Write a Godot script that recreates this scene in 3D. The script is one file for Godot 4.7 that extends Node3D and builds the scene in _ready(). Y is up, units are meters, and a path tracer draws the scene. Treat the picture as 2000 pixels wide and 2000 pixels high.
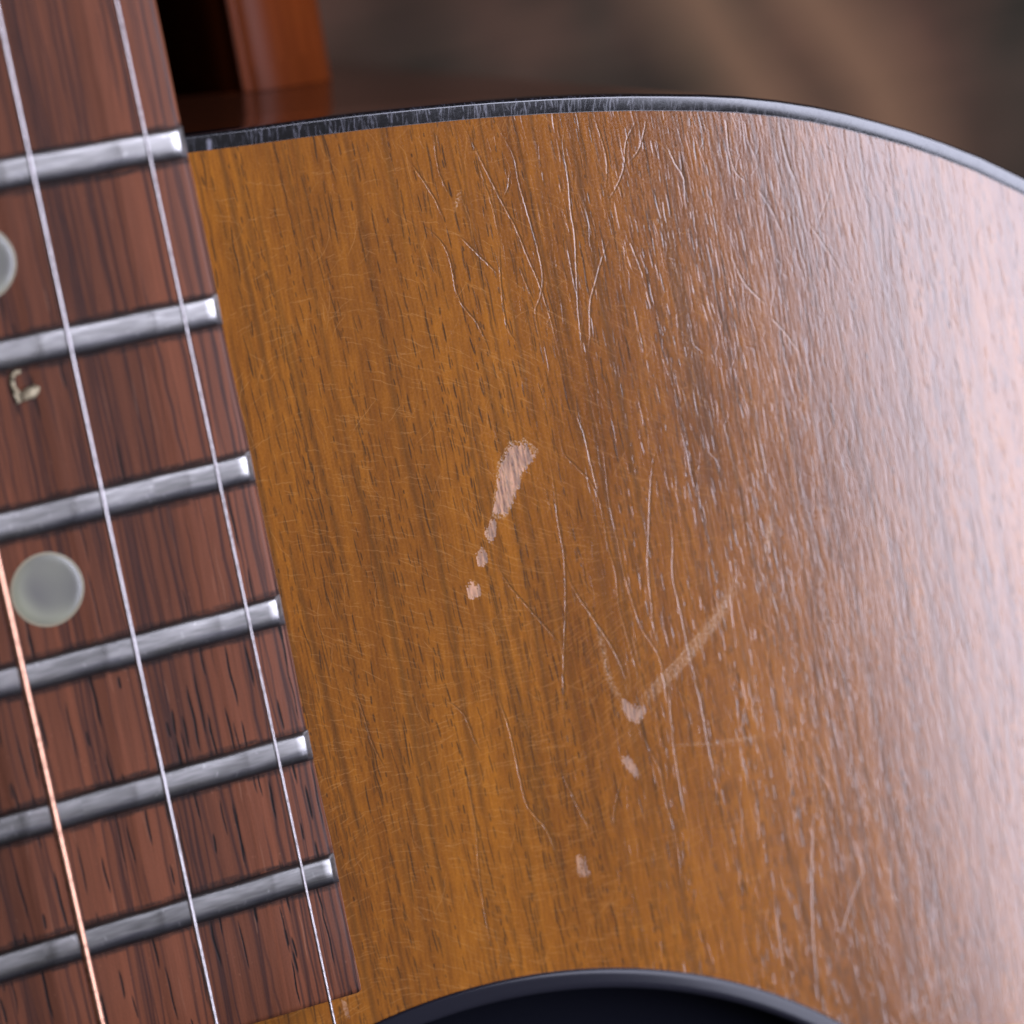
extends Node3D
# Close-up of an old tenor guitar: treble side of the fretboard end, worn soundboard, black binding, edge of the sound hole.
# Guitar measures are in millimetres: x to the treble side, y from the body joint towards the bridge, z up from the fretboard face.
# v() turns them into metres in the world, where the guitar lies on its back on a wooden floor.

const TOP := -6.0          # the soundboard's face
const BACK := -110.0       # the floor
const HOLE := Vector2(31.0, 135.9)
const FRETS := [[-0.05, 0.034], [14.52, 0.02], [28.5, 0.004], [41.35, -0.004], [53.56, -0.006], [64.95, -0.014]]   # place along the neck and slant of the 14th to 19th fret
# cracks in the lacquer, as x, y pairs on the soundboard
const CRACKS := [
	[45.65, 4.30, 46.53, 7.11, 47.19, 9.23, 48.08, 12.07, 49.00, 14.76, 49.58, 17.40, 50.20, 19.88, 50.61, 22.50, 50.86, 25.09, 51.07, 26.87],
	[48.71, 4.92, 49.30, 6.52, 49.91, 8.47, 49.95, 10.63, 50.35, 14.22, 50.63, 16.62, 50.66, 19.31, 50.08, 21.03, 49.40, 22.23, 49.39, 24.25, 49.43, 25.95],
	[55.15, 6.72, 54.68, 8.29, 54.61, 11.11, 54.34, 14.06, 54.33, 16.07, 53.99, 18.86, 53.48, 22.63, 53.29, 25.13, 53.16, 27.34],
	[57.73, 17.30, 56.79, 18.45, 55.67, 20.57, 54.64, 22.72, 54.17, 25.32, 53.54, 27.22],
	[42.97, 4.57, 42.76, 7.49, 42.97, 9.18, 43.51, 10.94],
	[40.42, 12.44, 41.56, 13.84, 42.19, 15.13, 42.40, 16.84, 42.40, 18.68, 42.81, 20.27, 43.87, 22.18, 44.55, 25.19],
	[47.22, 15.22, 46.74, 18.29, 46.48, 21.58, 46.66, 23.47, 47.45, 25.00],
	[46.52, 8.10, 46.81, 10.31, 47.13, 12.37, 47.22, 15.22],
	[58.04, 6.64, 58.30, 8.19, 58.50, 10.58, 58.00, 12.82],
	[62.07, 7.46, 60.66, 9.18, 60.13, 11.08, 59.31, 12.59, 57.94, 14.15],
	[48.60, 17.86, 48.99, 19.62, 49.41, 21.22],
	[59.30, 17.64, 59.83, 19.78, 60.12, 21.20],
	[62.95, 7.63, 61.77, 10.08, 60.48, 11.15],
	[40.27, 6.81, 41.28, 8.82, 41.99, 10.62, 42.50, 12.55],
	[43.62, 14.11, 45.02, 16.08, 46.57, 18.25],
	[64.48, 10.30, 64.92, 11.90, 65.54, 13.55, 65.31, 15.87],
	[49.27, 9.50, 48.95, 10.76, 48.34, 11.63],
	[70.47, 9.16, 70.36, 12.35, 70.70, 14.12, 71.63, 15.16],
	[72.45, 15.84, 73.15, 17.18, 73.67, 18.49, 74.35, 21.04],
	[76.85, 19.68, 78.25, 22.56, 79.47, 25.42],
	[79.69, 17.53, 78.64, 19.20, 77.89, 20.24],
	[69.12, 21.97, 69.85, 24.18, 71.52, 26.44],
	[71.71, 27.52, 73.05, 29.55, 74.03, 31.51],
	[75.63, 10.54, 75.80, 13.81, 76.46, 16.51, 76.57, 19.11],
	[84.27, 19.70, 84.04, 23.29, 83.66, 26.68],
	[49.40, 31.18, 49.57, 32.75, 49.75, 35.19, 50.73, 36.79, 51.74, 38.24, 52.32, 40.10, 52.42, 42.02, 52.41, 44.62, 52.69, 47.12, 52.49, 50.21, 52.74, 52.90, 53.03, 55.43, 53.28, 58.14],
	[51.49, 31.66, 51.97, 34.00, 52.16, 36.96, 52.40, 40.12],
	[53.24, 32.07, 53.51, 35.56, 53.41, 38.12, 53.25, 41.01, 53.41, 44.17, 53.48, 46.80, 53.74, 49.48, 54.28, 52.59, 55.43, 55.52, 55.60, 57.69, 55.47, 60.48, 55.46, 63.68, 55.27, 65.77],
	[58.93, 36.66, 57.98, 38.34, 57.11, 41.60, 56.57, 44.07, 55.88, 47.39, 55.60, 51.00, 55.44, 53.41, 55.61, 56.10],
	[58.89, 43.59, 58.61, 46.14, 58.13, 48.82, 58.30, 52.03, 58.39, 54.69, 58.59, 57.75, 58.82, 60.65, 58.82, 62.79],
	[48.22, 34.66, 48.30, 38.10, 48.10, 41.15, 48.11, 44.08, 47.73, 47.11, 47.27, 49.60, 46.33, 53.71, 45.56, 57.89, 45.18, 60.95],
	[47.95, 45.95, 48.66, 48.03, 49.96, 50.97, 51.00, 53.34, 51.69, 55.62, 52.15, 58.20],
	[41.55, 43.33, 42.52, 45.81, 44.17, 48.64, 45.28, 50.48, 46.52, 52.71],
	[34.62, 54.33, 36.08, 56.10, 36.57, 58.31, 36.97, 59.99],
	[39.59, 53.54, 39.68, 56.00, 40.08, 58.72, 40.27, 63.51, 40.53, 66.04, 41.76, 68.32, 42.40, 70.81, 42.76, 72.86],
	[35.75, 60.54, 35.36, 63.58, 35.25, 67.06, 34.80, 71.34, 34.70, 75.75, 34.87, 79.71],
	[52.48, 61.29, 52.98, 63.73, 53.68, 66.05, 53.81, 69.48, 54.24, 73.37, 53.73, 79.36],
	[44.27, 63.70, 45.03, 66.56, 46.06, 70.04],
	[26.45, 50.48, 26.89, 53.68, 27.22, 56.52, 27.96, 59.14],
	[49.99, 65.77, 48.79, 68.29, 48.18, 70.62],
	[58.26, 57.67, 58.68, 59.55, 58.80, 62.07, 58.82, 65.11, 58.97, 67.47, 59.45, 69.04],
	[62.85, 81.21, 62.66, 85.56, 62.67, 88.87],
	[56.11, 57.11, 55.49, 63.69, 55.41, 69.38, 55.58, 72.66],
	[72.48, 80.62, 70.38, 83.71, 68.66, 86.91],
	[68.12, 74.29, 67.02, 79.46, 65.99, 86.51, 65.63, 91.96],
]
const CHIPS := {
	"bare": [44.87, 33.27, 45.71, 33.59, 46.12, 33.31, 46.56, 33.84, 47.20, 34.76, 46.24, 35.56, 45.63, 35.92, 45.29, 36.78, 44.58, 37.72, 44.02, 38.78, 43.24, 39.54, 42.17, 39.02, 42.59, 37.76, 43.15, 36.19, 43.60, 34.76, 44.17, 34.13],
	"tail": [41.91, 39.47, 41.38, 40.20, 41.20, 40.84, 41.53, 41.47, 42.04, 40.87, 42.39, 39.76],
	"dotA": [40.30, 41.82, 40.78, 41.85, 40.95, 42.84, 40.47, 43.49, 39.97, 43.28, 39.97, 42.51],
	"dotB": [38.57, 44.82, 39.33, 44.58, 39.74, 45.28, 39.60, 46.02, 38.53, 46.01],
	"vblob": [51.17, 58.48, 51.79, 59.17, 52.41, 59.86, 53.33, 59.92, 53.09, 60.74, 52.25, 61.23, 51.53, 60.60, 51.14, 59.70],
	"sm1": [50.12, 64.03, 50.88, 63.97, 51.36, 64.90, 51.65, 65.87, 51.38, 66.33, 50.65, 65.24],
	"sm2": [44.46, 71.64, 45.07, 72.35, 45.28, 73.75, 44.96, 74.01, 44.02, 73.57],
	"sm3": [20.12, 78.61, 20.53, 78.81, 20.42, 80.28, 19.97, 80.32],
}
const STREAKS := {
	"v1": [0.53, [50.07, 51.35, 50.24, 52.97, 50.26, 54.37, 50.31, 55.61, 50.62, 57.45, 51.44, 59.07]],
	"v2": [1.09, [52.59, 59.91, 54.08, 58.88, 56.17, 57.66, 58.08, 56.38, 60.24, 54.81, 62.23, 53.19, 63.43, 51.73, 64.52, 50.41]],
	"y1": [0.47, [68.59, 46.12, 68.02, 47.75, 67.51, 49.03]],
	"y2": [0.39, [44.31, 10.45, 43.70, 11.81]],
	"y3": [0.31, [55.19, 64.14, 58.09, 64.74, 58.98, 65.06, 61.97, 65.32, 64.93, 65.84]],
}

var rng := RandomNumberGenerator.new()
var taken := {}


func _ready() -> void:
	rng.seed = 77
	setup_view()
	build_floor()
	build_neck_rest()
	build_guitar()
	build_scrap()


func setup_view() -> void:
	var cam := Camera3D.new()
	cam.name = "camera"
	var lens := CameraAttributesPhysical.new()
	lens.frustum_focal_length = 90.0
	lens.frustum_near = 0.02
	lens.frustum_far = 20.0
	lens.frustum_focus_distance = 0.337
	lens.exposure_aperture = 12.0
	cam.attributes = lens
	cam.fov = rad_to_deg(2.0 * atan(1000.0 / 7500.0))
	cam.near = 0.02
	cam.far = 20.0
	var right := Vector3(0.9151468, 0.3651143, 0.1708738)
	var down := Vector3(-0.2330956, 0.1334424, 0.9632547)
	var fwd := Vector3(0.3288963, -0.9213494, 0.2072260)
	cam.transform = Transform3D(Basis(right, -down, -fwd), v(-68.347, -31.452, 308.687))
	add_child(cam)
	var world := WorldEnvironment.new()
	world.name = "world"
	var e := Environment.new()
	e.background_mode = Environment.BG_COLOR
	e.background_color = Color(0.075, 0.075, 0.08).linear_to_srgb()
	e.tonemap_mode = Environment.TONE_MAPPER_LINEAR
	e.tonemap_exposure = 1.0
	e.sdfgi_enabled = true
	e.ssao_enabled = true
	e.ssil_enabled = true
	world.environment = e
	add_child(world)
	# the large soft light at the treble side; its near edge is mirrored in the soundboard's right half
	var soft := AreaLight3D.new()
	soft.name = "window_light"
	soft.area_size = Vector2(0.85, 1.5)
	soft.area_normalize_energy = false
	soft.light_energy = 5.7
	soft.light_color = Color(0.895, 0.905, 1.0)
	soft.shadow_enabled = true
	var near_edge := Vector3(0.468, 1.0, -0.05)
	var far_edge := Vector3(1.178, 0.53, -0.05)
	var mid := (near_edge + far_edge) / 2.0 + Vector3(0.06, 0.104, 0.03)
	var x_axis := (far_edge - near_edge).normalized()
	var y_axis := Vector3(0.8, 0.0, 1.0)
	var z_axis := x_axis.cross(y_axis).normalized()
	y_axis = z_axis.cross(x_axis).normalized()
	if z_axis.dot(mid) < 0.0:
		z_axis = -z_axis
		y_axis = -y_axis
	soft.transform = Transform3D(Basis(x_axis, y_axis, z_axis), mid)
	soft.area_range = 6.0
	add_child(soft)
	# dim fill lamp added overhead to lighten the fret tops
	var ceiling := AreaLight3D.new()
	ceiling.name = "added_fill_light"
	ceiling.area_size = Vector2(1.9, 2.2)
	ceiling.area_normalize_energy = false
	ceiling.light_energy = 0.05
	ceiling.light_color = Color(1.0, 0.96, 0.95)
	ceiling.shadow_enabled = true
	ceiling.area_range = 6.0
	ceiling.transform = Transform3D(Basis(Vector3.RIGHT, -PI / 2.0), Vector3(-0.4, 1.5, -0.1))
	add_child(ceiling)


# ---------------------------------------------------------------- helpers
func v(x: float, y: float, z: float) -> Vector3:
	return Vector3(x, z - BACK, y) * 0.001


func numbered(called: String) -> String:
	var n: int = taken.get(called, 0)
	taken[called] = n + 1
	return called if n == 0 else "%s_%03d" % [called, n]


func node(mesh: Mesh, called: String, parent: Node) -> MeshInstance3D:
	var o := MeshInstance3D.new()
	o.name = numbered(called)
	o.mesh = mesh
	parent.add_child(o, true)
	return o


func tag(o: Node, label: String, category: String) -> void:
	o.set_meta("label", label)
	o.set_meta("category", category)


func start() -> SurfaceTool:
	var st := SurfaceTool.new()
	st.begin(Mesh.PRIMITIVE_TRIANGLES)
	return st


func finish(st: SurfaceTool, m: Material) -> ArrayMesh:
	st.generate_normals()
	st.set_material(m)
	return st.commit()


func tri(st: SurfaceTool, p: Array, uv: Array, out: Vector3) -> void:
	var n: Vector3 = (p[1] - p[0]).cross(p[2] - p[0])
	for i in ([0, 2, 1] if n.dot(out) > 0.0 else [0, 1, 2]):
		st.set_uv(uv[i])
		st.add_vertex(p[i])


func grid(st: SurfaceTool, rows: Array, uvs: Array, out: Callable, group := 0) -> void:
	# rows of points joined by quads; out(p) gives roughly the outward direction at a point
	st.set_smooth_group(group)
	for i in rows.size() - 1:
		for j in rows[i].size() - 1:
			var a: Vector3 = rows[i][j]
			var b: Vector3 = rows[i][j + 1]
			var c: Vector3 = rows[i + 1][j + 1]
			var d: Vector3 = rows[i + 1][j]
			var o: Vector3 = out.call((a + b + c + d) / 4.0)
			tri(st, [a, b, c], [uvs[i][j], uvs[i][j + 1], uvs[i + 1][j + 1]], o)
			tri(st, [a, c, d], [uvs[i][j], uvs[i + 1][j + 1], uvs[i + 1][j]], o)


func fan(st: SurfaceTool, ring: Array, uv_of: Callable, out: Vector3) -> void:
	st.set_smooth_group(4294967295)
	for i in range(1, ring.size() - 1):
		tri(st, [ring[0], ring[i], ring[i + 1]], [uv_of.call(ring[0]), uv_of.call(ring[i]), uv_of.call(ring[i + 1])], out)


func noise_field(seed_: int, freq: float, w: int, h: int, to_w: int, to_h: int, octaves := 2) -> PackedFloat32Array:
	var n := FastNoiseLite.new()
	n.noise_type = FastNoiseLite.TYPE_SIMPLEX_SMOOTH
	n.seed = seed_
	n.frequency = freq
	n.fractal_octaves = octaves
	var im := n.get_image(w, h)
	im.convert(Image.FORMAT_RF)
	if w != to_w or h != to_h:
		im.resize(to_w, to_h, Image.INTERPOLATE_CUBIC)
	return im.get_data().to_float32_array()


func zeros(n: int) -> PackedFloat32Array:
	var a := PackedFloat32Array()
	a.resize(n)
	return a


func texture(bytes: PackedByteArray, w: int, h: int, f: int) -> ImageTexture:
	return ImageTexture.create_from_image(Image.create_from_data(w, h, false, f, bytes))


func stroke(a: PackedFloat32Array, w: int, h: int, pts: PackedVector2Array, width: float, strength: float, taper := true) -> void:
	# draws a soft line, keeping the stronger value; pts in pixels
	var total := 0.0
	for i in pts.size() - 1:
		total += pts[i].distance_to(pts[i + 1])
	var done := 0.0
	for i in pts.size() - 1:
		var p := pts[i]
		var q := pts[i + 1]
		var length := p.distance_to(q)
		var steps := int(ceil(length))
		for s in steps:
			var c := p.lerp(q, float(s) / steps)
			var t := (done + s) / maxf(total, 1.0)
			var k := strength * (minf(1.0, 4.0 * minf(t, 1.0 - t) + 0.15) if taper else 1.0)
			var x0 := int(floor(c.x - width))
			var x1 := int(ceil(c.x + width))
			var y0 := int(floor(c.y - width * 0.5))
			var y1 := int(ceil(c.y + width * 0.5))
			for y in range(maxi(y0, 0), mini(y1, h - 1) + 1):
				for x in range(maxi(x0, 0), mini(x1, w - 1) + 1):
					var g := k * (1.0 - Vector2(x - c.x, y - c.y).length() / (width + 0.5))
					if g > a[y * w + x]:
						a[y * w + x] = g
		done += length


func dash(a: PackedFloat32Array, w: int, h: int, x: float, y: float, length: float, width: float, strength: float, lean: float) -> void:
	# a streak along the grain
	var steps := int(length)
	var wob := rng.randf_range(0.0, TAU)
	var amp := rng.randf_range(0.2, 1.2)
	for s in steps:
		var yy := int(y) + s
		if yy < 0 or yy >= h:
			continue
		var t := float(s) / steps
		var k := strength * minf(1.0, 5.0 * minf(t, 1.0 - t) + 0.1)
		var cx := x + lean * s + amp * sin(wob + s * 0.09)
		var wd := width * (0.6 + 0.4 * sin(t * PI))
		for xi in range(maxi(int(ceil(cx - wd)), 0), mini(int(floor(cx + wd)), w - 1) + 1):
			var g := k * (1.0 - absf(xi - cx) / (wd + 0.3))
			if g > a[yy * w + xi]:
				a[yy * w + xi] = g


func curve_points(flat: Array, to_px: Callable) -> PackedVector2Array:
	# a smooth line through x, y pairs
	var c := Curve2D.new()
	var p := []
	for i in range(0, flat.size(), 2):
		p.append(to_px.call(Vector2(flat[i], flat[i + 1])))
	for i in p.size():
		var d: Vector2 = (p[mini(i + 1, p.size() - 1)] - p[maxi(i - 1, 0)]) / 6.0
		c.add_point(p[i], -d, d)
	c.bake_interval = 6.0
	return c.get_baked_points()


func rough_wood(r: float, c: Color) -> StandardMaterial3D:
	var m := StandardMaterial3D.new()
	m.albedo_color = c
	m.roughness = r
	return m


# ---------------------------------------------------------------- the floor under the guitar
func build_floor() -> void:
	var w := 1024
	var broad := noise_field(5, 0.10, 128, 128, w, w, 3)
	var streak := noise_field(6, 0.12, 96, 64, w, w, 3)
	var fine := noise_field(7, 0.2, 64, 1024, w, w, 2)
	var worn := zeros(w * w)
	# x 0..400, y -200..200 mm; pale patches laid over the base brown
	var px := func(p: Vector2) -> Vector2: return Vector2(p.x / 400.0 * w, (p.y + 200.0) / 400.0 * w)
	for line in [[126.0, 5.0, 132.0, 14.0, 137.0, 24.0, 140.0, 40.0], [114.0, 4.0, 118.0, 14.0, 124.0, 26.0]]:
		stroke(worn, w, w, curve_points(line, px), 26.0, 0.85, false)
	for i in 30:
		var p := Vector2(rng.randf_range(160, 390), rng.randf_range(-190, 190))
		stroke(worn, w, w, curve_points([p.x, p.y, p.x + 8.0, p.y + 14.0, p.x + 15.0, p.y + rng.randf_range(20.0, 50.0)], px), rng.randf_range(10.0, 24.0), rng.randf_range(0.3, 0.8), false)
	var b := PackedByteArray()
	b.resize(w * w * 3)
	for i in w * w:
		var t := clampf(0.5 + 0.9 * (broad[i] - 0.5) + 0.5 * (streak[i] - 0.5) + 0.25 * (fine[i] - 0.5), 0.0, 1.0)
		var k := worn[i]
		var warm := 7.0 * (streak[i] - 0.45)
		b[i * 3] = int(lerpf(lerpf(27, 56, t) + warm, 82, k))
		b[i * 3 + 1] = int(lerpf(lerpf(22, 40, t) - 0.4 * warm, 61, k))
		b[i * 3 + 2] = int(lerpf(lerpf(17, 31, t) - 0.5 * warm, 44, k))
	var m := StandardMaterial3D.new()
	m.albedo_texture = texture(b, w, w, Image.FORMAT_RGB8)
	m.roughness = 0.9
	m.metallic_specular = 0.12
	var st := start()
	var ext := 1.5
	var rows := []
	var uvs := []
	for z in [-ext, ext]:
		rows.append([Vector3(-ext, 0, z), Vector3(ext, 0, z)])
		uvs.append([Vector2(-ext / 0.4, (z + 0.2) / 0.4), Vector2(ext / 0.4, (z + 0.2) / 0.4)])
	grid(st, rows, uvs, func(_p): return Vector3.UP)
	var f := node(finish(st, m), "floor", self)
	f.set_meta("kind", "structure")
	f.set_meta("label", "dark brown patchy wooden floor out of focus behind the guitar")


# ---------------------------------------------------------------- the wooden block that carries the neck
func build_neck_rest() -> void:
	var root := Node3D.new()
	root.name = numbered("neck_rest")
	add_child(root)
	root.position = v(0, -60, BACK)
	tag(root, "glossy orange-brown wooden rest under the neck beside the guitar body", "neck rest")
	var m := StandardMaterial3D.new()
	var w := 256
	var n1 := noise_field(21, 0.08, 256, 24, w, w, 3)
	var b := PackedByteArray()
	b.resize(w * w * 3)
	for i in w * w:
		var t := n1[i]
		b[i * 3] = int(lerpf(54, 68, t))
		b[i * 3 + 1] = int(lerpf(20, 28, t))
		b[i * 3 + 2] = int(lerpf(4, 7, t))
	m.albedo_texture = texture(b, w, w, Image.FORMAT_RGB8)
	m.roughness = 0.36
	m.metallic_specular = 0.14
	var prof := [Vector2(-50, -109.9), Vector2(-50.5, -62)]
	for i in 9:
		var a := PI - i / 8.0 * PI / 2.0
		prof.append(Vector2(-36.5 + 14 * cos(a), -62 + 14 * sin(a)))
	prof.append_array([Vector2(-38, -70), Vector2(-38, -95), Vector2(31.0, -95), Vector2(32.5, -75), Vector2(34.6, -61), Vector2(37.2, -53.4), Vector2(38.9, -50.8), Vector2(39.9, -49.9), Vector2(40.9, -49.6)])
	prof.append_array([Vector2(42.4, -49.9), Vector2(44.7, -51.3), Vector2(47.6, -53.6), Vector2(50.2, -56.0), Vector2(52.0, -59.0), Vector2(53.0, -63.0)])
	prof.append_array([Vector2(53.1, -80), Vector2(53.1, -109.9)])
	var rows := []
	var uvs := []
	for k in 2:
		var row := []
		var uv := []
		var s := 0.0
		for i in prof.size():
			if i:
				s += prof[i].distance_to(prof[i - 1])
			var y: float = -125.0 if k == 0 else edge_y(absf(prof[i].x)) - 0.12
			row.append(v(prof[i].x, y, prof[i].y) - root.position)
			uv.append(Vector2(s / 60.0, y / 60.0))
		rows.append(row)
		uvs.append(uv)
	var mid := v(0, -60, -80) - root.position
	var st := start()
	grid(st, rows, uvs, func(p): return Vector3(p.x - mid.x, p.y - mid.y, 0))
	for k in 2:
		fan(st, rows[k], func(p): return Vector2(p.x, p.y) * 16.0, Vector3(0, 0, -1 if k == 0 else 1))
	node(finish(st, m), "block", root)
	var shade_black := rough_wood(0.95, Color(0.0028, 0.0014, 0.001).linear_to_srgb())  # near-black pad, added to give the shade beside the neck as colour
	shade_black.specular_mode = BaseMaterial3D.SPECULAR_DISABLED
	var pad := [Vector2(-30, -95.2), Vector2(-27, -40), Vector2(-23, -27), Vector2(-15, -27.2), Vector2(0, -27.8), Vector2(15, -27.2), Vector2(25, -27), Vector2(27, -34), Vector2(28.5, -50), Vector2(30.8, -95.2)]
	rows = []
	uvs = []
	for y in [-120.0, -1.2]:
		rows.append(pad.map(func(q): return v(q.x, y, q.y) - root.position))
		uvs.append(pad.map(func(q): return q * 0.02))
	st = start()
	grid(st, rows, uvs, func(p): return Vector3(p.x, p.y - 0.07, 0))
	for k in 2:
		fan(st, rows[k], func(p): return Vector2(p.x, p.y), Vector3(0, 0, -1 if k == 0 else 1))
	node(finish(st, shade_black), "shade_pad", root)


# ---------------------------------------------------------------- the guitar
func outline() -> PackedVector2Array:
	# the body seen from above, closed, starting at the neck joint and going round by the treble side
	var half := [0.0, 0.2, 10.0, 0.32, 21.09, 0.66, 26.69, 1.12, 36.47, 1.86, 48.87, 3.22, 58.21, 4.62, 65.15, 5.94, 72.24, 7.56, 79.31, 9.85, 85.51, 12.54, 91.7, 15.71, 99.33, 20.6, 110.0, 29.5, 122.0, 43.0, 131.0, 60.0, 136.0, 82.0, 135.0, 106.0, 128.0, 135.0, 119.0, 162.0, 113.0, 190.0, 116.0, 218.0, 130.0, 250.0, 150.0, 285.0, 168.0, 322.0, 176.0, 360.0, 173.0, 398.0, 158.0, 436.0, 130.0, 464.0, 90.0, 482.0, 45.0, 490.0, 0.0, 492.0]
	var right := curve_points(half, func(p): return p)
	var c := PackedVector2Array(right)
	for i in range(right.size() - 2, 0, -1):
		c.append(Vector2(-right[i].x, right[i].y))
	return c


func edge_y(x: float) -> float:
	var o := outline()
	for i in range(1, o.size()):
		if o[i].x >= x:
			return lerpf(o[i - 1].y, o[i].y, (x - o[i - 1].x) / maxf(o[i].x - o[i - 1].x, 0.001))
	return 0.0


func offset(o: PackedVector2Array, by: float) -> PackedVector2Array:
	var r := PackedVector2Array()
	for i in o.size():
		var d := (o[(i + 1) % o.size()] - o[(i - 1 + o.size()) % o.size()]).normalized()
		r.append(o[i] + Vector2(d.y, -d.x) * by)
	return r


func board_half(y: float) -> float:
	return 19.3 + 0.0165 * y


func build_guitar() -> void:
	var g := Node3D.new()
	g.name = numbered("guitar")
	add_child(g)
	tag(g, "worn orange-brown guitar with black binding, cracked lacquer and scratched top", "guitar")
	build_soundboard(g)
	build_rim(g)
	build_hole(g)
	build_fretboard(g)
	build_neck(g)
	for i in FRETS.size():
		build_fret(g, i)
	build_dots(g)
	build_strings(g)


func build_soundboard(g: Node3D) -> void:
	var o := offset(outline(), -1.4)
	var poly := PackedVector2Array()
	# a slit from the outline to the hole makes one simple polygon
	var cut := 0
	var best := 1e9
	for i in o.size():
		var d := o[i].distance_to(Vector2(HOLE.x, 492.0))
		if d < best:
			best = d
			cut = i
	for i in o.size() + 1:
		poly.append(o[(cut + i) % o.size()])
	poly[poly.size() - 1] += Vector2(0.002, 0.0)
	var n := 96
	for i in n + 1:
		var a := PI / 2.0 - TAU * i / n
		poly.append(HOLE + Vector2(cos(a), sin(a)) * 54.4 + (Vector2(0.002, 0) if i == 0 else Vector2.ZERO))
	var index := Geometry2D.triangulate_polygon(poly)
	var st := start()
	for i in range(0, index.size(), 3):
		var p := []
		var uv := []
		for k in 3:
			var q := poly[index[i + k]]
			p.append(v(q.x, q.y, TOP))
			uv.append(Vector2((q.x - 5.0) / 106.0, (q.y + 3.0) / 106.0))
		tri(st, p, uv, Vector3.UP)
	node(finish(st, soundboard_material()), "soundboard", g)


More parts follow.
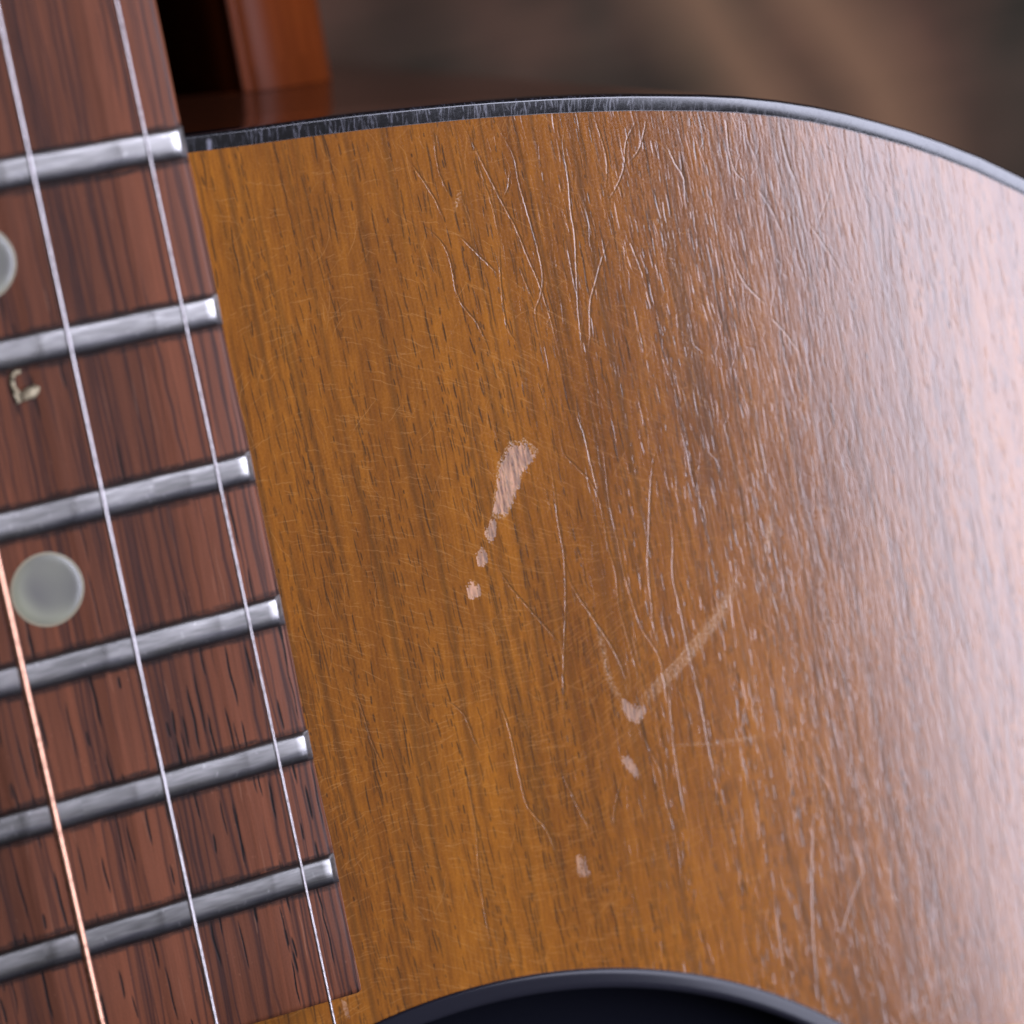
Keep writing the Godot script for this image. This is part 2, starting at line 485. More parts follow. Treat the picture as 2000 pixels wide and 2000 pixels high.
func soundboard_material() -> StandardMaterial3D:
	var n := 2048
	var s := n / 106.0
	var px := func(p: Vector2) -> Vector2: return Vector2((p.x - 5.0) * s, (p.y + 3.0) * s)
	var broad := noise_field(1, 0.035, 128, 40, n, n, 3)
	var mid := noise_field(2, 0.11, 512, 40, n, n, 2)
	var fibre := noise_field(3, 0.3, 1024, 110, n, n, 2)
	var grit := noise_field(4, 0.4, 1024, 1024, n, n, 2)
	var dark := zeros(n * n)
	var groove := zeros(n * n)
	var crack := zeros(n * n)
	var bare := zeros(n * n)
	var haze := zeros(n * n)
	# pores and dark flecks along the grain
	for i in 2600:
		var x := rng.randf_range(0, n)
		var y := rng.randf_range(-60, n)
		var gate := mid[clampi(int(y), 0, n - 1) * n + clampi(int(x), 0, n - 1)]
		if rng.randf() > 0.35 + 1.3 * (0.62 - gate):
			continue
		var length := rng.randf_range(18.0, 110.0)
		var lean := rng.randf_range(-0.03, 0.09)
		dash(dark, n, n, x, y, length, rng.randf_range(0.9, 2.6), rng.randf_range(0.3, 0.95), lean)
	# soft broad growth lines
	for i in 420:
		dash(dark, n, n, rng.randf_range(0, n), rng.randf_range(-500, n), rng.randf_range(180.0, 900.0), rng.randf_range(3.0, 10.0), rng.randf_range(0.12, 0.42), rng.randf_range(0.0, 0.06))
	# rows of pores strung along the grain
	for i in 520:
		var x := rng.randf_range(-60, n)
		var y := rng.randf_range(-400, n)
		var to := y + rng.randf_range(250.0, 1300.0)
		var lean := rng.randf_range(0.0, 0.07)
		var k := rng.randf_range(0.45, 1.0)
		var wd := rng.randf_range(1.1, 2.2)
		while y < to:
			var length := rng.randf_range(8.0, 46.0)
			dash(dark, n, n, x + rng.randf_range(-1.2, 1.2), y, length, wd * rng.randf_range(0.7, 1.3), k * rng.randf_range(0.6, 1.0), lean)
			if rng.randf() < 0.35:
				dash(groove, n, n, x + 0.5, y, length, 1.8, k * 0.7, lean)
			length += rng.randf_range(3.0, 26.0)
			y += length
			x += lean * length + rng.randf_range(-0.6, 0.6)
	for i in 3600:
		var x := rng.randf_range(0, n)
		var k := rng.randf()
		dash(groove, n, n, x, rng.randf_range(-60, n), 15.0 + 80.0 * rng.randf() * rng.randf(), rng.randf_range(1.1, 2.6), 0.15 + 0.85 * k * k, rng.randf_range(-0.05, 0.11))
	# fine checking across the grain: rows of short lines that follow one another
	var sway := noise_field(9, 0.02, 128, 128, n, n, 2)
	for i in 9000:
		var p := Vector2(rng.randf_range(10.0, 90.0), rng.randf_range(4.0, 100.0))
		var centre := Vector2((p.x - 40.0) / 26.0, (p.y - 58.0) / 42.0).length()
		if rng.randf() > 1.15 - centre * 0.75:
			continue
		var q: Vector2 = px.call(p)
		var pts := PackedVector2Array([q])
		for k in rng.randi_range(3, 9):
			var idx := clampi(int(q.y), 0, n - 1) * n + clampi(int(q.x), 0, n - 1)
			q += Vector2(5.0, (sway[idx] - 0.42) * 9.0 + rng.randf_range(-2.0, 2.0))
			pts.append(q)
		stroke(crack, n, n, pts, 0.55, rng.randf_range(0.2, 0.55))
	# wandering checks, more of them near the rim
	for i in 1300:
		var p := Vector2(rng.randf_range(20.0, 105.0), rng.randf_range(2.0, 100.0))
		if rng.randf() > 1.25 - (p.y - edge_guess(p.x)) / 34.0 and rng.randf() > 0.3:
			continue
		var q: Vector2 = px.call(p)
		var pts := PackedVector2Array([q])
		var a := rng.randf_range(0.2, 2.9) if rng.randf() < 0.6 else rng.randf_range(1.2, 1.9)
		for k in rng.randi_range(4, 14):
			a += rng.randf_range(-0.28, 0.28)
			q += Vector2(cos(a), sin(a)) * 6.0
			pts.append(q)
		stroke(crack, n, n, pts, 0.6, rng.randf_range(0.2, 0.55))
	# kinked breaks in the lacquer that run along the grain, most of them towards the treble edge
	var broken := zeros(n * n)
	for i in 1500:
		var p := Vector2(lerpf(24.0, 108.0, sqrt(rng.randf())), rng.randf_range(2.0, 100.0))
		var q: Vector2 = px.call(p)
		var pts := PackedVector2Array([q])
		for k in rng.randi_range(3, 9):
			var a := PI / 2.0 + rng.randf_range(-0.28, 0.22) if rng.randf() < 0.8 else rng.randf_range(0.4, 2.7)
			q += Vector2(cos(a), sin(a)) * rng.randf_range(5.0, 22.0)
			pts.append(q)
		stroke(broken, n, n, pts, rng.randf_range(0.7, 1.4), rng.randf_range(0.25, 1.0))
	var deep := zeros(n * n)
	for flat in CRACKS:
		var pts := curve_points(flat, px)
		for i in pts.size():
			pts[i] += Vector2(rng.randf_range(-0.5, 0.5), 0.0)
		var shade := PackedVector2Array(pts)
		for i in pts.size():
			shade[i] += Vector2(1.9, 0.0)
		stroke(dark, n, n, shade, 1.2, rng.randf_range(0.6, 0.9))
		stroke(deep, n, n, pts, 1.15, rng.randf_range(0.5, 0.9))
	# lacquer chips that show bare wood, and yellowish scuffs
	for key in CHIPS:
		var flat: Array = CHIPS[key]
		var poly := PackedVector2Array()
		for i in range(0, flat.size(), 2):
			poly.append(px.call(Vector2(flat[i], flat[i + 1])))
		var box := Rect2(poly[0], Vector2.ZERO)
		for p in poly:
			box = box.expand(p)
		box = box.grow(8.0)
		var k: float = {"bare": 1.0, "dotA": 0.9, "dotB": 0.95, "tail": 0.75, "vblob": 0.7, "sm1": 0.6, "sm2": 0.4, "sm3": 0.4}[key]
		for y in range(int(box.position.y), int(box.end.y)):
			for x in range(int(box.position.x), int(box.end.x)):
				if x < 0 or y < 0 or x >= n or y >= n:
					continue
				var j := Vector2((fibre[y * n + x] - 0.5) * 14.0, (grit[y * n + x] - 0.5) * 22.0)
				var off := Vector2(x, y) + j * 0.25 - box.get_center()
				if Geometry2D.is_point_in_polygon(box.get_center() + off * 0.9, poly):
					haze[y * n + x] = 0.6 * k
				if Geometry2D.is_point_in_polygon(box.get_center() + (Vector2(x, y) + j - box.get_center()) * 1.06, poly):
					bare[y * n + x] = k * clampf(0.55 + 1.6 * (grit[(y / 2) * n + x] - 0.35), 0.35, 1.0)
	for key in STREAKS:
		var width: float = STREAKS[key][0] * s
		var pts := curve_points(STREAKS[key][1], px)
		stroke(haze, n, n, pts, width * 0.8, {"v1": 0.7, "v2": 0.62, "y1": 0.8, "y2": 0.7, "y3": 0.45}[key])
		if key == "v2":
			for side in [-1.0, 1.0]:
				var rim := PackedVector2Array()
				for i in pts.size():
					var d := (pts[mini(i + 1, pts.size() - 1)] - pts[maxi(i - 1, 0)]).normalized()
					rim.append(pts[i] + Vector2(-d.y, d.x) * side * width * 0.42 * minf(1.0, 2.2 * (1.0 - float(i) / pts.size())))
				stroke(haze, n, n, rim, 2.4, 0.95)
	var b := PackedByteArray()
	b.resize(n * n * 3)
	var r := PackedByteArray()
	r.resize(n * n)
	var hh := zeros(n * n)
	for i in n * n:
		var gr := grit[i] - 0.5
		var t := clampf(0.5 + 0.5 * (broad[i] - 0.5) + 0.42 * (mid[i] - 0.5) + 0.55 * (fibre[i] - 0.5) + 0.3 * gr, 0.0, 1.0)
		var red := 77.0 + 40.0 * t
		var green := 42.0 + 28.0 * t
		var blue := 11.0 + 5.0 * t
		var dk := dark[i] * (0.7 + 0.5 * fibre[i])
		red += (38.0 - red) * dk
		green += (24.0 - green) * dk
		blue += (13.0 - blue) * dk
		var ck := maxf(minf(crack[i] * 0.95, 0.5), deep[i] * 0.36)
		red += (142.0 - red) * ck
		green += (106.0 - green) * ck
		blue += (70.0 - blue) * ck
		var hz := haze[i] * clampf(0.4 + 2.2 * (grit[i] - 0.5), 0.08, 0.8)
		red += (124.0 - red) * hz
		green += (92.0 - green) * hz
		blue += (44.0 - blue) * hz
		var br := bare[i] * (1.0 - 0.5 * clampf(dark[i] * 1.6, 0.0, 1.0))
		if br > 0.0:
			var f := clampf(fibre[i] * 1.8 - 0.25, 0.0, 1.0)
			red += (lerpf(58.0, 148.0, f) - red) * br
			green += (lerpf(36.0, 108.0, f) - green) * br
			blue += (lerpf(26.0, 82.0, f) - blue) * br
		b[i * 3] = int(red)
		b[i * 3 + 1] = int(green)
		b[i * 3 + 2] = int(blue)
		r[i] = int(clampf(0.13 + 0.08 * (grit[i] - 0.5) + 0.3 * hz + 0.6 * br, 0.05, 0.95) * 255.0)
		hh[i] = 0.62 + 0.20 * (fibre[i] - 0.5) + 0.10 * (mid[i] - 0.5) + 0.10 * gr - 0.36 * groove[i] * lerpf(0.3, 1.0, smoothstep(560.0, 1050.0, float(i % n))) - 0.26 * broken[i] * lerpf(0.4, 1.0, smoothstep(560.0, 1050.0, float(i % n))) - 0.5 * deep[i] - 0.14 * crack[i] - 0.35 * br
	var m := StandardMaterial3D.new()
	m.albedo_texture = texture(b, n, n, Image.FORMAT_RGB8)
	m.roughness_texture = texture(r, n, n, Image.FORMAT_L8)
	m.roughness = 1.0
	m.heightmap_enabled = true
	m.heightmap_scale = 0.0019
	m.heightmap_texture = texture(hh.to_byte_array(), n, n, Image.FORMAT_RF)
	m.metallic_specular = 0.5
	return m


func edge_guess(x: float) -> float:
	return 0.0022 * x * x


func build_rim(g: Node3D) -> void:
	var o := outline()
	# black binding: crowned face, rounded corner, short outer face
	var prof := [Vector2(-1.4, -0.05), Vector2(-1.4, 0.025), Vector2(-1.36, 0.033), Vector2(-0.8, 0.036), Vector2(-0.25, 0.03), Vector2(-0.2, 0.022), Vector2(-0.1, -0.03), Vector2(0.0, -0.14), Vector2(0.07, -0.3), Vector2(0.1, -0.6), Vector2(0.1, -2.6)]
	var w := 2048
	var h := 64
	var scuff := zeros(w * h)
	var speck := noise_field(31, 0.25, 1024, 64, w, h, 2)
	var broad := noise_field(32, 0.02, 256, 8, w, h, 2)
	# texture: u over 120 mm from the neck joint, v over the profile
	for i in 1500:
		var x := 30.0 + rng.randf() * 2000.0
		if x > w - 4:
			continue
		var strong := 0.75 if x > 450.0 and x < 1100.0 else 0.35
		if x < 300.0 and rng.randf() < 0.85 or rng.randf() > strong + 0.35:
			continue
		var y := rng.randf_range(2.0, 40.0)
		stroke(scuff, w, h, PackedVector2Array([Vector2(x, y), Vector2(x + rng.randf_range(-6.0, 6.0), y + rng.randf_range(5.0, 26.0))]), rng.randf_range(0.5, 1.1), rng.randf_range(0.15, strong))
	stroke(scuff, w, h, PackedVector2Array([Vector2(390, 12), Vector2(391, 20)]), 6.0, 1.0, false)
	var b := PackedByteArray()
	b.resize(w * h * 3)
	var r := PackedByteArray()
	r.resize(w * h)
	for i in w * h:
		var k := clampf(scuff[i] * 0.75 + 0.10 * maxf(speck[i] - 0.62, 0.0) * 4.0, 0.0, 1.0)
		b[i * 3] = int(lerpf(9, 96, k))
		b[i * 3 + 1] = int(lerpf(9, 95, k))
		b[i * 3 + 2] = int(lerpf(11, 110, k))
		r[i] = int(clampf(0.13 + 0.4 * k + 0.06 * (broad[i] - 0.5), 0.05, 1.0) * 255.0)
	var m := StandardMaterial3D.new()
	m.albedo_texture = texture(b, w, h, Image.FORMAT_RGB8)
	m.roughness_texture = texture(r, w, h, Image.FORMAT_L8)
	m.roughness = 1.0
	var along := [0.0]
	for i in range(1, o.size() + 1):
		along.append(along[i - 1] + o[i % o.size()].distance_to(o[i - 1]))
	var rings := []
	for q in prof:
		rings.append(offset(o, q.x))
	var rows := []
	var uvs := []
	for i in o.size() + 1:
		var row := []
		var uv := []
		for j in prof.size():
			var q: Vector2 = rings[j][i % o.size()]
			row.append(v(q.x, q.y, TOP + prof[j].y))
			uv.append(Vector2(along[i] / 120.0, j / float(prof.size() - 1)))
		rows.append(row)
		uvs.append(uv)
	var st := start()
	var mid := v(0, 240, -60)
	grid(st, rows, uvs, func(p): return Vector3(p.x - mid.x, 0, p.z - mid.z).normalized() + Vector3(0, 3, 0))
	node(finish(st, m), "binding", g)
	# the sides and the back
	var wood := StandardMaterial3D.new()
	wood.albedo_color = Color(0.03, 0.008, 0.003).linear_to_srgb()
	wood.roughness = 0.16
	var ring := offset(o, 0.08)
	st = start()
	rows = []
	uvs = []
	for i in o.size() + 1:
		var q := ring[i % o.size()]
		rows.append([v(q.x, q.y, TOP - 2.6), v(q.x, q.y, BACK + 3.0), v(q.x * 0.99, lerpf(q.y, 240.0, 0.008), BACK + 0.05)])
		uvs.append([Vector2(along[i] / 120.0, 0), Vector2(along[i] / 120.0, 0.9), Vector2(along[i] / 120.0, 1)])
	grid(st, rows, uvs, func(p): return side_out(o, p))
	node(finish(st, wood), "side", g)
	st = start()
	var flat := offset(o, -0.5)
	var index := Geometry2D.triangulate_polygon(flat)
	st.set_smooth_group(-1)
	for i in range(0, index.size(), 3):
		var p := []
		for k in 3:
			p.append(v(flat[index[i + k]].x, flat[index[i + k]].y, BACK + 0.1))
		tri(st, p, [Vector2.ZERO, Vector2.RIGHT, Vector2.DOWN], Vector3.DOWN)
	node(finish(st, wood), "back", g)


func side_out(o: PackedVector2Array, p: Vector3) -> Vector3:
	var q := Vector2(p.x, p.z) * 1000.0
	var best := 0
	var least := 1e12
	for i in range(0, o.size(), 2):
		var d := o[i].distance_squared_to(q)
		if d < least:
			least = d
			best = i
	var t := (o[(best + 1) % o.size()] - o[(best - 1 + o.size()) % o.size()]).normalized()
	return Vector3(t.y, 0, -t.x)


func lathe(st: SurfaceTool, prof: Array, centre: Vector2, segments: int, out: Callable) -> void:
	var rows := []
	var uvs := []
	for i in segments + 1:
		var a := TAU * i / segments
		var row := []
		var uv := []
		for j in prof.size():
			row.append(v(centre.x + prof[j].x * cos(a), centre.y + prof[j].x * sin(a), prof[j].y))
			uv.append(Vector2(float(i) / segments * 30.0, j / float(prof.size() - 1)))
		rows.append(row)
		uvs.append(uv)
	grid(st, rows, uvs, out)


func build_hole(g: Node3D) -> void:
	var m := rough_wood(0.16, Color(0.007, 0.007, 0.010).linear_to_srgb())
	m.metallic_specular = 0.26
	var prof := [Vector2(54.9, TOP - 0.02), Vector2(54.88, -5.72), Vector2(54.75, -5.6), Vector2(54.4, -5.55), Vector2(53.8, -5.48), Vector2(53.4, -5.44), Vector2(53.2, -5.5), Vector2(53.05, -5.72), Vector2(52.95, -6.2), Vector2(52.92, -12.0)]
	var st := start()
	var ring_mid := v(HOLE.x, HOLE.y, 0)
	lathe(st, prof, HOLE, 180, func(p): return Vector3(0, 1, 0) if Vector2(p.x - ring_mid.x, p.z - ring_mid.z).length() > 0.0531 else Vector3(ring_mid.x - p.x, 0.0, ring_mid.z - p.z).normalized() + Vector3(0, 0.4, 0))
	node(finish(st, m), "sound_hole_ring", g)
	var hole_dark := rough_wood(0.9, Color(0.002, 0.0022, 0.004).linear_to_srgb())  # black disc put in for the darkness inside the body
	hole_dark.metallic_specular = 0.12
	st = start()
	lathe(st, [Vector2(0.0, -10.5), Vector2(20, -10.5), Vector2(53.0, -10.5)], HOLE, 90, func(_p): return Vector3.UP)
	node(finish(st, hole_dark), "sound_hole_dark_disc", g)


func fretboard_material() -> StandardMaterial3D:
	var w := 1024
	var h := 2048
	var sx := w / 50.0
	var sy := h / 120.0
	var broad := noise_field(51, 0.05, 96, 24, w, h, 2)
	var mid := noise_field(52, 0.12, 512, 16, w, h, 2)
	var fibre := noise_field(53, 0.35, 1024, 64, w, h, 2)
	var grit := noise_field(54, 0.4, 512, 1024, w, h, 2)
	var dark := zeros(w * h)
	var pore := zeros(w * h)
	var pale := zeros(w * h)
	var dirt := zeros(w * h)
	# long ink-coloured growth lines
	for i in 46:
		var x := rng.randf_range(0, w)
		var pts := PackedVector2Array()
		var y := -20.0
		while y < h + 40:
			pts.append(Vector2(x + 6.0 * sin(y * 0.003 + i), y))
			x += rng.randf_range(-3.0, 5.0)
			y += 60.0
		stroke(dark, w, h, pts, rng.randf_range(1.2, 5.0), rng.randf_range(0.3, 0.9), false)
	for i in 160:
		dash(dark, w, h, rng.randf_range(0, w), rng.randf_range(-100, h), rng.randf_range(120, 420), rng.randf_range(1.5, 4.5), rng.randf_range(0.3, 0.8), rng.randf_range(-0.01, 0.05))
	# open pores, more towards the end of the board
	for i in 620:
		var y := rng.randf_range(0, h)
		if rng.randf() > 0.12 + 0.88 * smoothstep(900.0, 1500.0, y):
			continue
		dash(pore, w, h, rng.randf_range(0, w), y, rng.randf_range(20, 110), rng.randf_range(1.5, 3.2), rng.randf_range(0.75, 1.0), rng.randf_range(0.0, 0.05))
	for i in 150:
		dash(pale, w, h, rng.randf_range(0, w), rng.randf_range(300, h), rng.randf_range(20, 110), rng.randf_range(0.8, 1.6), rng.randf_range(0.2, 0.7), rng.randf_range(0.0, 0.05))
	for i in 420:
		var p := Vector2(rng.randf_range(0, w), rng.randf_range(0, h))
		stroke(pale, w, h, PackedVector2Array([p, p + Vector2(1.5, 1.0)]), rng.randf_range(0.6, 1.2), rng.randf_range(0.3, 0.8), false)
	# grime in the corners along the frets
	for fr in FRETS:
		for side in [-1.0, 1.0]:
			for k in 44:
				var x: float = -21.0 + k
				var y: float = fr[0] + side * 1.45 + fr[1] * x + rng.randf_range(-0.1, 0.1)
				var p := Vector2((x + 25.0) * sx, (y + 30.0) * sy)
				stroke(dirt, w, h, PackedVector2Array([p, p + Vector2(26.0, 0.0)]), rng.randf_range(4.0, 11.0), rng.randf_range(0.4, 0.9), false)
				if rng.randf() < 0.12:
					stroke(pale, w, h, PackedVector2Array([p, p + Vector2(rng.randf_range(2, 8), side * 3.0)]), rng.randf_range(1.0, 2.5), rng.randf_range(0.3, 0.7), false)
	var b := PackedByteArray()
	b.resize(w * h * 3)
	var r := PackedByteArray()
	r.resize(w * h)
	var hh := zeros(w * h)
	for i in w * h:
		var t := clampf(0.5 + 0.6 * (broad[i] - 0.5) + 0.5 * (mid[i] - 0.5) + 0.35 * (fibre[i] - 0.5) + 0.2 * (grit[i] - 0.5), 0.0, 1.0)
		var red := 60.0 + 33.0 * t
		var green := 34.0 + 19.0 * t
		var blue := 23.0 + 12.0 * t
		var d := dark[i] * (0.5 + 0.5 * fibre[i])
		red += (15.0 - red) * d
		green += (12.0 - green) * d
		blue += (17.0 - blue) * d
		var p := pale[i]
		red += (128.0 - red) * p * 0.7
		green += (96.0 - green) * p * 0.7
		blue += (76.0 - blue) * p * 0.7
		var g := maxf(dirt[i] * (0.3 + 0.9 * grit[i]), minf(pore[i] * 1.5, 1.0))
		red += (11.0 - red) * g
		green += (8.0 - green) * g
		blue += (8.0 - blue) * g
		b[i * 3] = int(red)
		b[i * 3 + 1] = int(green)
		b[i * 3 + 2] = int(blue)
		r[i] = int(clampf(0.42 + 0.2 * (fibre[i] - 0.5) + 0.3 * pore[i] + 0.2 * dirt[i], 0.1, 1.0) * 255.0)
		hh[i] = 0.6 + 0.16 * (fibre[i] - 0.5) + 0.12 * (grit[i] - 0.5) - 0.5 * pore[i] + 0.15 * p - 0.1 * dark[i]
	var m := StandardMaterial3D.new()
	m.albedo_texture = texture(b, w, h, Image.FORMAT_RGB8)
	m.roughness_texture = texture(r, w, h, Image.FORMAT_L8)
	m.roughness = 1.0
	m.heightmap_enabled = true
	m.heightmap_scale = 0.004
	m.metallic_specular = 0.2
	m.heightmap_texture = texture(hh.to_byte_array(), w, h, Image.FORMAT_RF)
	return m


func build_fretboard(g: Node3D) -> void:
	var st := start()
	var rows := []
	var uvs := []
	var ys := []
	var y := -200.0
	while y < 76.0:
		ys.append(y)
		y += 6.0
	ys.append_array([75.9, 76.3, 76.5])
	for yy in ys:
		var half: float = board_half(yy)
		var drop: float = 0.0 if yy < 76.0 else (0.12 if yy < 76.4 else 0.5)
		var wobble := 0.06 * sin(yy * 0.7) + 0.05 * sin(yy * 1.9)
		var prof := [Vector2(-half, TOP), Vector2(-half, -1.0), Vector2(-half + 0.3, -0.3), Vector2(-half + 1.0, 0)]
		for k in 9:
			prof.append(Vector2(lerpf(-half + 1.0, half - 0.8, (k + 1) / 10.0), 0))
		prof.append_array([Vector2(half - 0.8, 0), Vector2(half - 0.5, -0.06), Vector2(half - 0.25, -0.2), Vector2(half - 0.08 + wobble, -0.5), Vector2(half + wobble, -1.2), Vector2(half, TOP)])
		rows.append(prof.map(func(q): return v(q.x, yy, q.y - drop if q.y > -1.0 else q.y)))
		uvs.append(prof.map(func(q): return Vector2((q.x + 25.0 + (q.y * 0.8 if q.x < 0 else -q.y * 0.8)) / 50.0, (yy + 30.0) / 120.0)))
	grid(st, rows, uvs, func(p): return Vector3(signf(p.x) * maxf(absf(p.x) - 0.0185, 0.0) * 2000.0, 1, 0))
	fan(st, rows[rows.size() - 1], func(p): return Vector2(p.x * 20.0 + 0.5, p.y * 8.0), Vector3(0, 0, 1))
	node(finish(st, fretboard_material()), "fretboard", g)


func metal(seed_: int, base: float, tarnish: float) -> StandardMaterial3D:
	var w := 512
	var h := 64
	var a := noise_field(seed_, 0.12, 40, 32, w, h, 3)
	var c := noise_field(seed_ + 1, 0.3, 60, 64, w, h, 2)
	var mark := zeros(w * h)
	var lines := RandomNumberGenerator.new()
	lines.seed = seed_
	for i in 60:
		var p := Vector2(lines.randf_range(0, w), lines.randf_range(4, h - 10))
		stroke(mark, w, h, PackedVector2Array([p, p + Vector2(lines.randf_range(-2, 2), lines.randf_range(2, 6))]), lines.randf_range(0.5, 0.9), lines.randf_range(0.3, 0.9), false)
	var b := PackedByteArray()
	b.resize(w * h * 3)
	var r := PackedByteArray()
	r.resize(w * h)
	for i in w * h:
		var yv := float(i / w) / h
		var low := smoothstep(0.50, 0.74, yv + 0.22 * (a[i] - 0.5)) * tarnish
		var k := base * (0.9 + 0.2 * (a[i] - 0.5) + 0.2 * (c[i] - 0.5)) * (1.0 - 0.3 * low * (0.5 + a[i])) + 0.18 * mark[i]
		b[i * 3] = int(clampf(k * 1.0, 0, 1) * 255.0)
		b[i * 3 + 1] = int(clampf(k * 0.985, 0, 1) * 255.0)
		b[i * 3 + 2] = int(clampf(k * 0.965 + 0.02 * low, 0, 1) * 255.0)
		r[i] = int(clampf(0.40 + 0.08 * (a[i] - 0.5) + 0.06 * low, 0.05, 1) * 255.0)
	var m := StandardMaterial3D.new()
	m.metallic = 1.0
	m.albedo_texture = texture(b, w, h, Image.FORMAT_RGB8)
	m.roughness_texture = texture(r, w, h, Image.FORMAT_L8)
	m.roughness = 1.0
	return m


func build_fret(g: Node3D, n: int) -> void:
	var y0: float = FRETS[n][0]
	var slant: float = FRETS[n][1]
	var half := board_half(y0) - 0.2
	var m := metal(100 + n * 3, [0.58, 0.56, 0.54, 0.51, 0.47, 0.44][n], 0.9)
	# cross section: worn flat crown
	var prof := [Vector2(-1.30, -0.4), Vector2(-1.30, 0.3), Vector2(-1.24, 0.6), Vector2(-1.1, 0.77), Vector2(-0.7, 0.86), Vector2(0.0, 0.88), Vector2(0.4, 0.86), Vector2(0.85, 0.74), Vector2(1.18, 0.52), Vector2(1.34, 0.15), Vector2(1.36, -0.4)]
	var stations := [[-half, 0.45, 0.9], [-half + 0.8, 1.0, 1.0]]
	var x := -half + 3.0
	while x < half - 2.0:
		stations.append([x, 1.0, 1.0])
		x += 2.0
	stations.append_array([[half - 1.5, 1.0, 1.0], [half - 0.72, 0.985, 1.0], [half - 0.66, 0.95, 1.0], [half - 0.08, 0.2, 1.0], [half, 0.0, 1.0]])
	var rows := []
	var uvs := []
	for s in stations:
		var sx: float = s[0]
		var y: float = y0 + slant * (sx - 4.0) + 0.03 * sin(sx * 0.8 + n)
		rows.append(prof.map(func(q): return v(sx, y + q.x * s[2], q.y * s[1] if q.y > 0 else q.y)))
		var uv := []
		for j in prof.size():
			uv.append(Vector2((sx + 22.0) / 44.0 + n * 0.13, j / float(prof.size() - 1)))
		uvs.append(uv)
	var st := start()
	var mid := v(0, y0, -0.5)
	grid(st, rows, uvs, func(p): return Vector3(0, p.y - mid.y, (p.z - mid.z - slant * (p.x - 0.004)) * 1.0))
	fan(st, rows[rows.size() - 1], func(_p): return Vector2(0.9, 0.3), Vector3.RIGHT)
	fan(st, rows[0], func(_p): return Vector2(0.1, 0.3), Vector3.LEFT)
	node(finish(st, m), "fret", g)


func build_dots(g: Node3D) -> void:
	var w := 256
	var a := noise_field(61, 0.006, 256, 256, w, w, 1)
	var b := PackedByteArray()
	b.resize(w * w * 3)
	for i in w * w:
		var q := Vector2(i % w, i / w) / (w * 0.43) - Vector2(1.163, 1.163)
		var t := smoothstep(0.35, 1.0, q.length() * (0.75 + 0.5 * q.normalized().dot(Vector2(-0.75, 0.6)))) * 0.8 + 0.5 * (a[i] - 0.5)  # glint painted into the pearl as a pale crescent on one side
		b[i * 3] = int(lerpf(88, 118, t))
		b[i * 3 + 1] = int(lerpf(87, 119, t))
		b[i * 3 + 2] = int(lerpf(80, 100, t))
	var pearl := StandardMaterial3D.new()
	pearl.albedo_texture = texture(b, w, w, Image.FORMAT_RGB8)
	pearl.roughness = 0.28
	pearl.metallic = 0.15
	var glue := rough_wood(0.6, Color(0.13, 0.11, 0.065).linear_to_srgb())
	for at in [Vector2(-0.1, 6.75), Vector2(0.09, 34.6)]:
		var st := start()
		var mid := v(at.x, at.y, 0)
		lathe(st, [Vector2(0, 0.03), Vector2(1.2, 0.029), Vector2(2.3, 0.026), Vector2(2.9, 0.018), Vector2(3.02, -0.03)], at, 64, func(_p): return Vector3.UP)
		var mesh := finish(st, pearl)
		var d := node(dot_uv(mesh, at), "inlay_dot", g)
		st = start()
		lathe(st, [Vector2(2.96, 0.008), Vector2(3.05, 0.012), Vector2(3.16, 0.01), Vector2(3.2, -0.02)], at, 64, func(_p): return Vector3.UP)
		node(finish(st, glue), "glue_line", d)


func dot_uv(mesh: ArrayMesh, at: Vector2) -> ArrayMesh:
	# pearl figure and its painted glint, laid flat across the disc
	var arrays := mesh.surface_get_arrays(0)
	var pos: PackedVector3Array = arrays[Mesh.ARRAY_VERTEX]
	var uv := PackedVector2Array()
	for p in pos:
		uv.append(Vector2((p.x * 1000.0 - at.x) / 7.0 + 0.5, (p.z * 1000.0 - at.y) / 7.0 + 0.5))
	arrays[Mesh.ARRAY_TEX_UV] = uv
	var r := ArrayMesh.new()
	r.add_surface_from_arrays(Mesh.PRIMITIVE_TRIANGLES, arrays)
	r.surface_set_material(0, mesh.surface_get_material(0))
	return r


func string_material(seed_: int, c: Color, spots: float) -> StandardMaterial3D:
	var w := 16
	var h := 1024
	var a := noise_field(seed_, 0.07, 16, 1024, w, h, 2)
	var b := PackedByteArray()
	b.resize(w * h * 3)
	for i in w * h:
		var k := 1.0 - spots * smoothstep(0.60, 0.72, a[i])
		b[i * 3] = int(c.r * k * 255.0)
		b[i * 3 + 1] = int(c.g * k * 255.0)
		b[i * 3 + 2] = int(c.b * k * 255.0)
	var m := StandardMaterial3D.new()
	m.albedo_texture = texture(b, w, h, Image.FORMAT_RGB8)
	m.metallic = 1.0
	m.roughness = 0.32
	return m


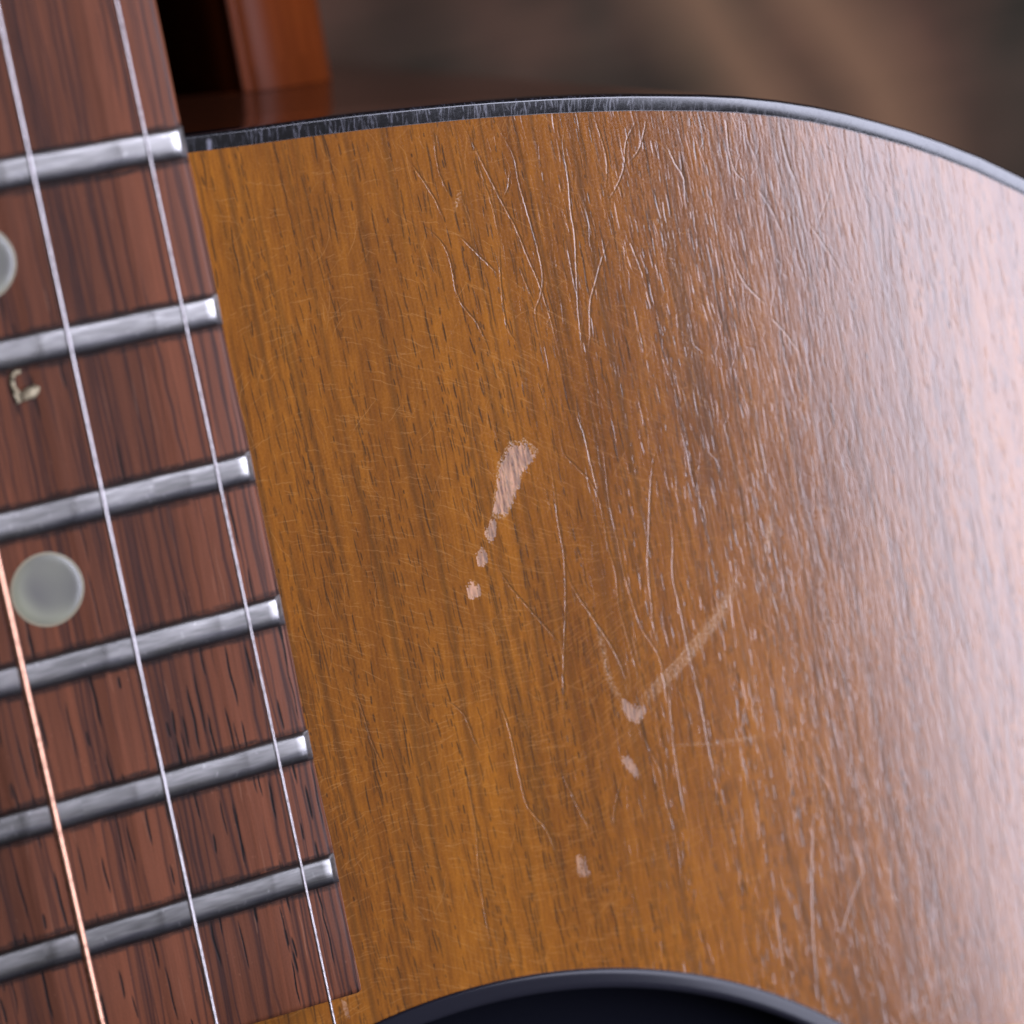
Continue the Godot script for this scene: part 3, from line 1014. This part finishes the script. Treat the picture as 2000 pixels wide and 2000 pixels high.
func build_strings(g: Node3D) -> void:
	# x at the joint, lean, radius, wound
	var wires := [[14.8, 0.0178, 0.145, false], [4.92, 0.0138, 0.2, false], [-4.93, 0.0165, 0.35, true]]
	for n in 3:
		var x0: float = wires[n][0]
		var lean: float = wires[n][1]
		var radius: float = wires[n][2]
		var m := string_material(71 + n, Color(0.57, 0.55, 0.55) if n < 2 else Color(0.72, 0.54, 0.45), [0.16, 0.1, 0.2][n])
		m.roughness = 0.3 if n < 2 else 0.36
		var rows := []
		var uvs := []
		var y := -60.0 if n < 2 else -20.0
		var step := 2.5
		var phase := 0
		if wires[n][3]:
			step = 0.055
		var end := 190.0 if n < 2 else 110.0
		while y < end:
			var r := radius
			if n == 2:
				r = radius * (1.0 + [0.0, 0.035, 0.05, 0.035][phase % 4] - 0.035)
			phase += 1
			var row := []
			var uv := []
			for k in 11:
				var a := TAU * k / 10.0
				row.append(v(x0 + lean * y + r * cos(a), y, 3.75 + 0.006 * y + r * sin(a)))
				uv.append(Vector2(k / 10.0, y / 60.0))
			rows.append(row)
			uvs.append(uv)
			y += step
		var st := start()
		grid(st, rows, uvs, func(p): return Vector3(p.x - (x0 + lean * p.z * 1000.0) * 0.001, p.y - v(0, 0, 3.75 + 0.006 * p.z * 1000.0).y, 0))
		var wire := node(finish(st, m), "string", g)
		if n == 2:
			wire.set_meta("label", "copper-coloured wound string")


func build_neck(g: Node3D) -> void:
	var m := StandardMaterial3D.new()
	m.albedo_color = Color(0.07, 0.02, 0.008).linear_to_srgb()
	m.roughness = 0.2
	var rows := []
	var uvs := []
	for y in [-200.0, -120.0, -60.0, -30.0, -1.0]:
		var half: float = board_half(y) - 0.3
		var row := []
		var uv := []
		for k in 17:
			var a := PI + PI * k / 16.0
			row.append(v(half * cos(a), y, TOP - 0.02 + 20.5 * sin(a)))
			uv.append(Vector2(k / 16.0, y / 60.0))
		rows.append(row)
		uvs.append(uv)
	var st := start()
	var mid := v(0, 0, TOP)
	grid(st, rows, uvs, func(p): return Vector3(p.x, p.y - mid.y, 0))
	node(finish(st, m), "neck", g)


# ---------------------------------------------------------------- a scrap of dried matter on the fretboard
func build_scrap() -> void:
	var m := rough_wood(1.0, Color.WHITE)
	m.specular_mode = BaseMaterial3D.SPECULAR_DISABLED
	var f := FastNoiseLite.new()
	f.seed = 91
	f.frequency = 0.02
	var n := NoiseTexture2D.new()
	n.width = 128
	n.height = 128
	n.noise = f
	var ramp := Gradient.new()
	ramp.set_color(0, Color(0.40, 0.36, 0.29))
	ramp.set_color(1, Color(0.62, 0.58, 0.48))
	n.color_ramp = ramp
	m.albedo_color = Color.WHITE
	m.albedo_texture = n
	var path := [Vector3(1.5, 16.2, 0.22), Vector3(1.1, 16.15, 0.24), Vector3(0.78, 16.35, 0.2), Vector3(0.66, 16.8, 0.18), Vector3(0.68, 17.3, 0.18), Vector3(0.82, 17.8, 0.2), Vector3(0.95, 18.25, 0.3), Vector3(1.4, 18.22, 0.42), Vector3(2.0, 17.98, 0.4), Vector3(2.5, 17.8, 0.4), Vector3(2.8, 17.78, 0.2)]
	var widths := [0.14, 0.24, 0.28, 0.22, 0.24, 0.28, 0.42, 0.5, 0.5, 0.42, 0.14]
	var rows := []
	var uvs := []
	for i in path.size():
		var t: Vector3 = (path[mini(i + 1, path.size() - 1)] - path[maxi(i - 1, 0)])
		var side := Vector2(-t.y, t.x).normalized()
		var row := []
		var uv := []
		for k in 9:
			var a := TAU * k / 8.0
			var r: float = widths[i] * (0.6 + 0.75 * rng.randf()) if k < 8 else 0.0
			if k == 8:
				row.append(row[0])
			else:
				row.append(v(path[i].x + side.x * r * cos(a), path[i].y + side.y * r * cos(a), maxf(0.6 * path[i].z * (1.0 + 0.9 * sin(a)) * rng.randf_range(0.7, 1.3), 0.02)))
			uv.append(Vector2(k / 8.0, i / 5.0))
		rows.append(row)
		uvs.append(uv)
	var st := start()
	var mid := v(1.4, 17.3, 0.2)
	var line := path
	grid(st, rows, uvs, func(p):
		var near := v(line[0].x, line[0].y, 0.2)
		for q in line:
			var c := v(q.x, q.y, q.z)
			if c.distance_to(p) < near.distance_to(p):
				near = c
		return p - near)
	var o := node(finish(st, m), "residue_scrap", self)
	tag(o, "bent cream-white scrap of dried residue stuck on the dark fretboard", "residue")
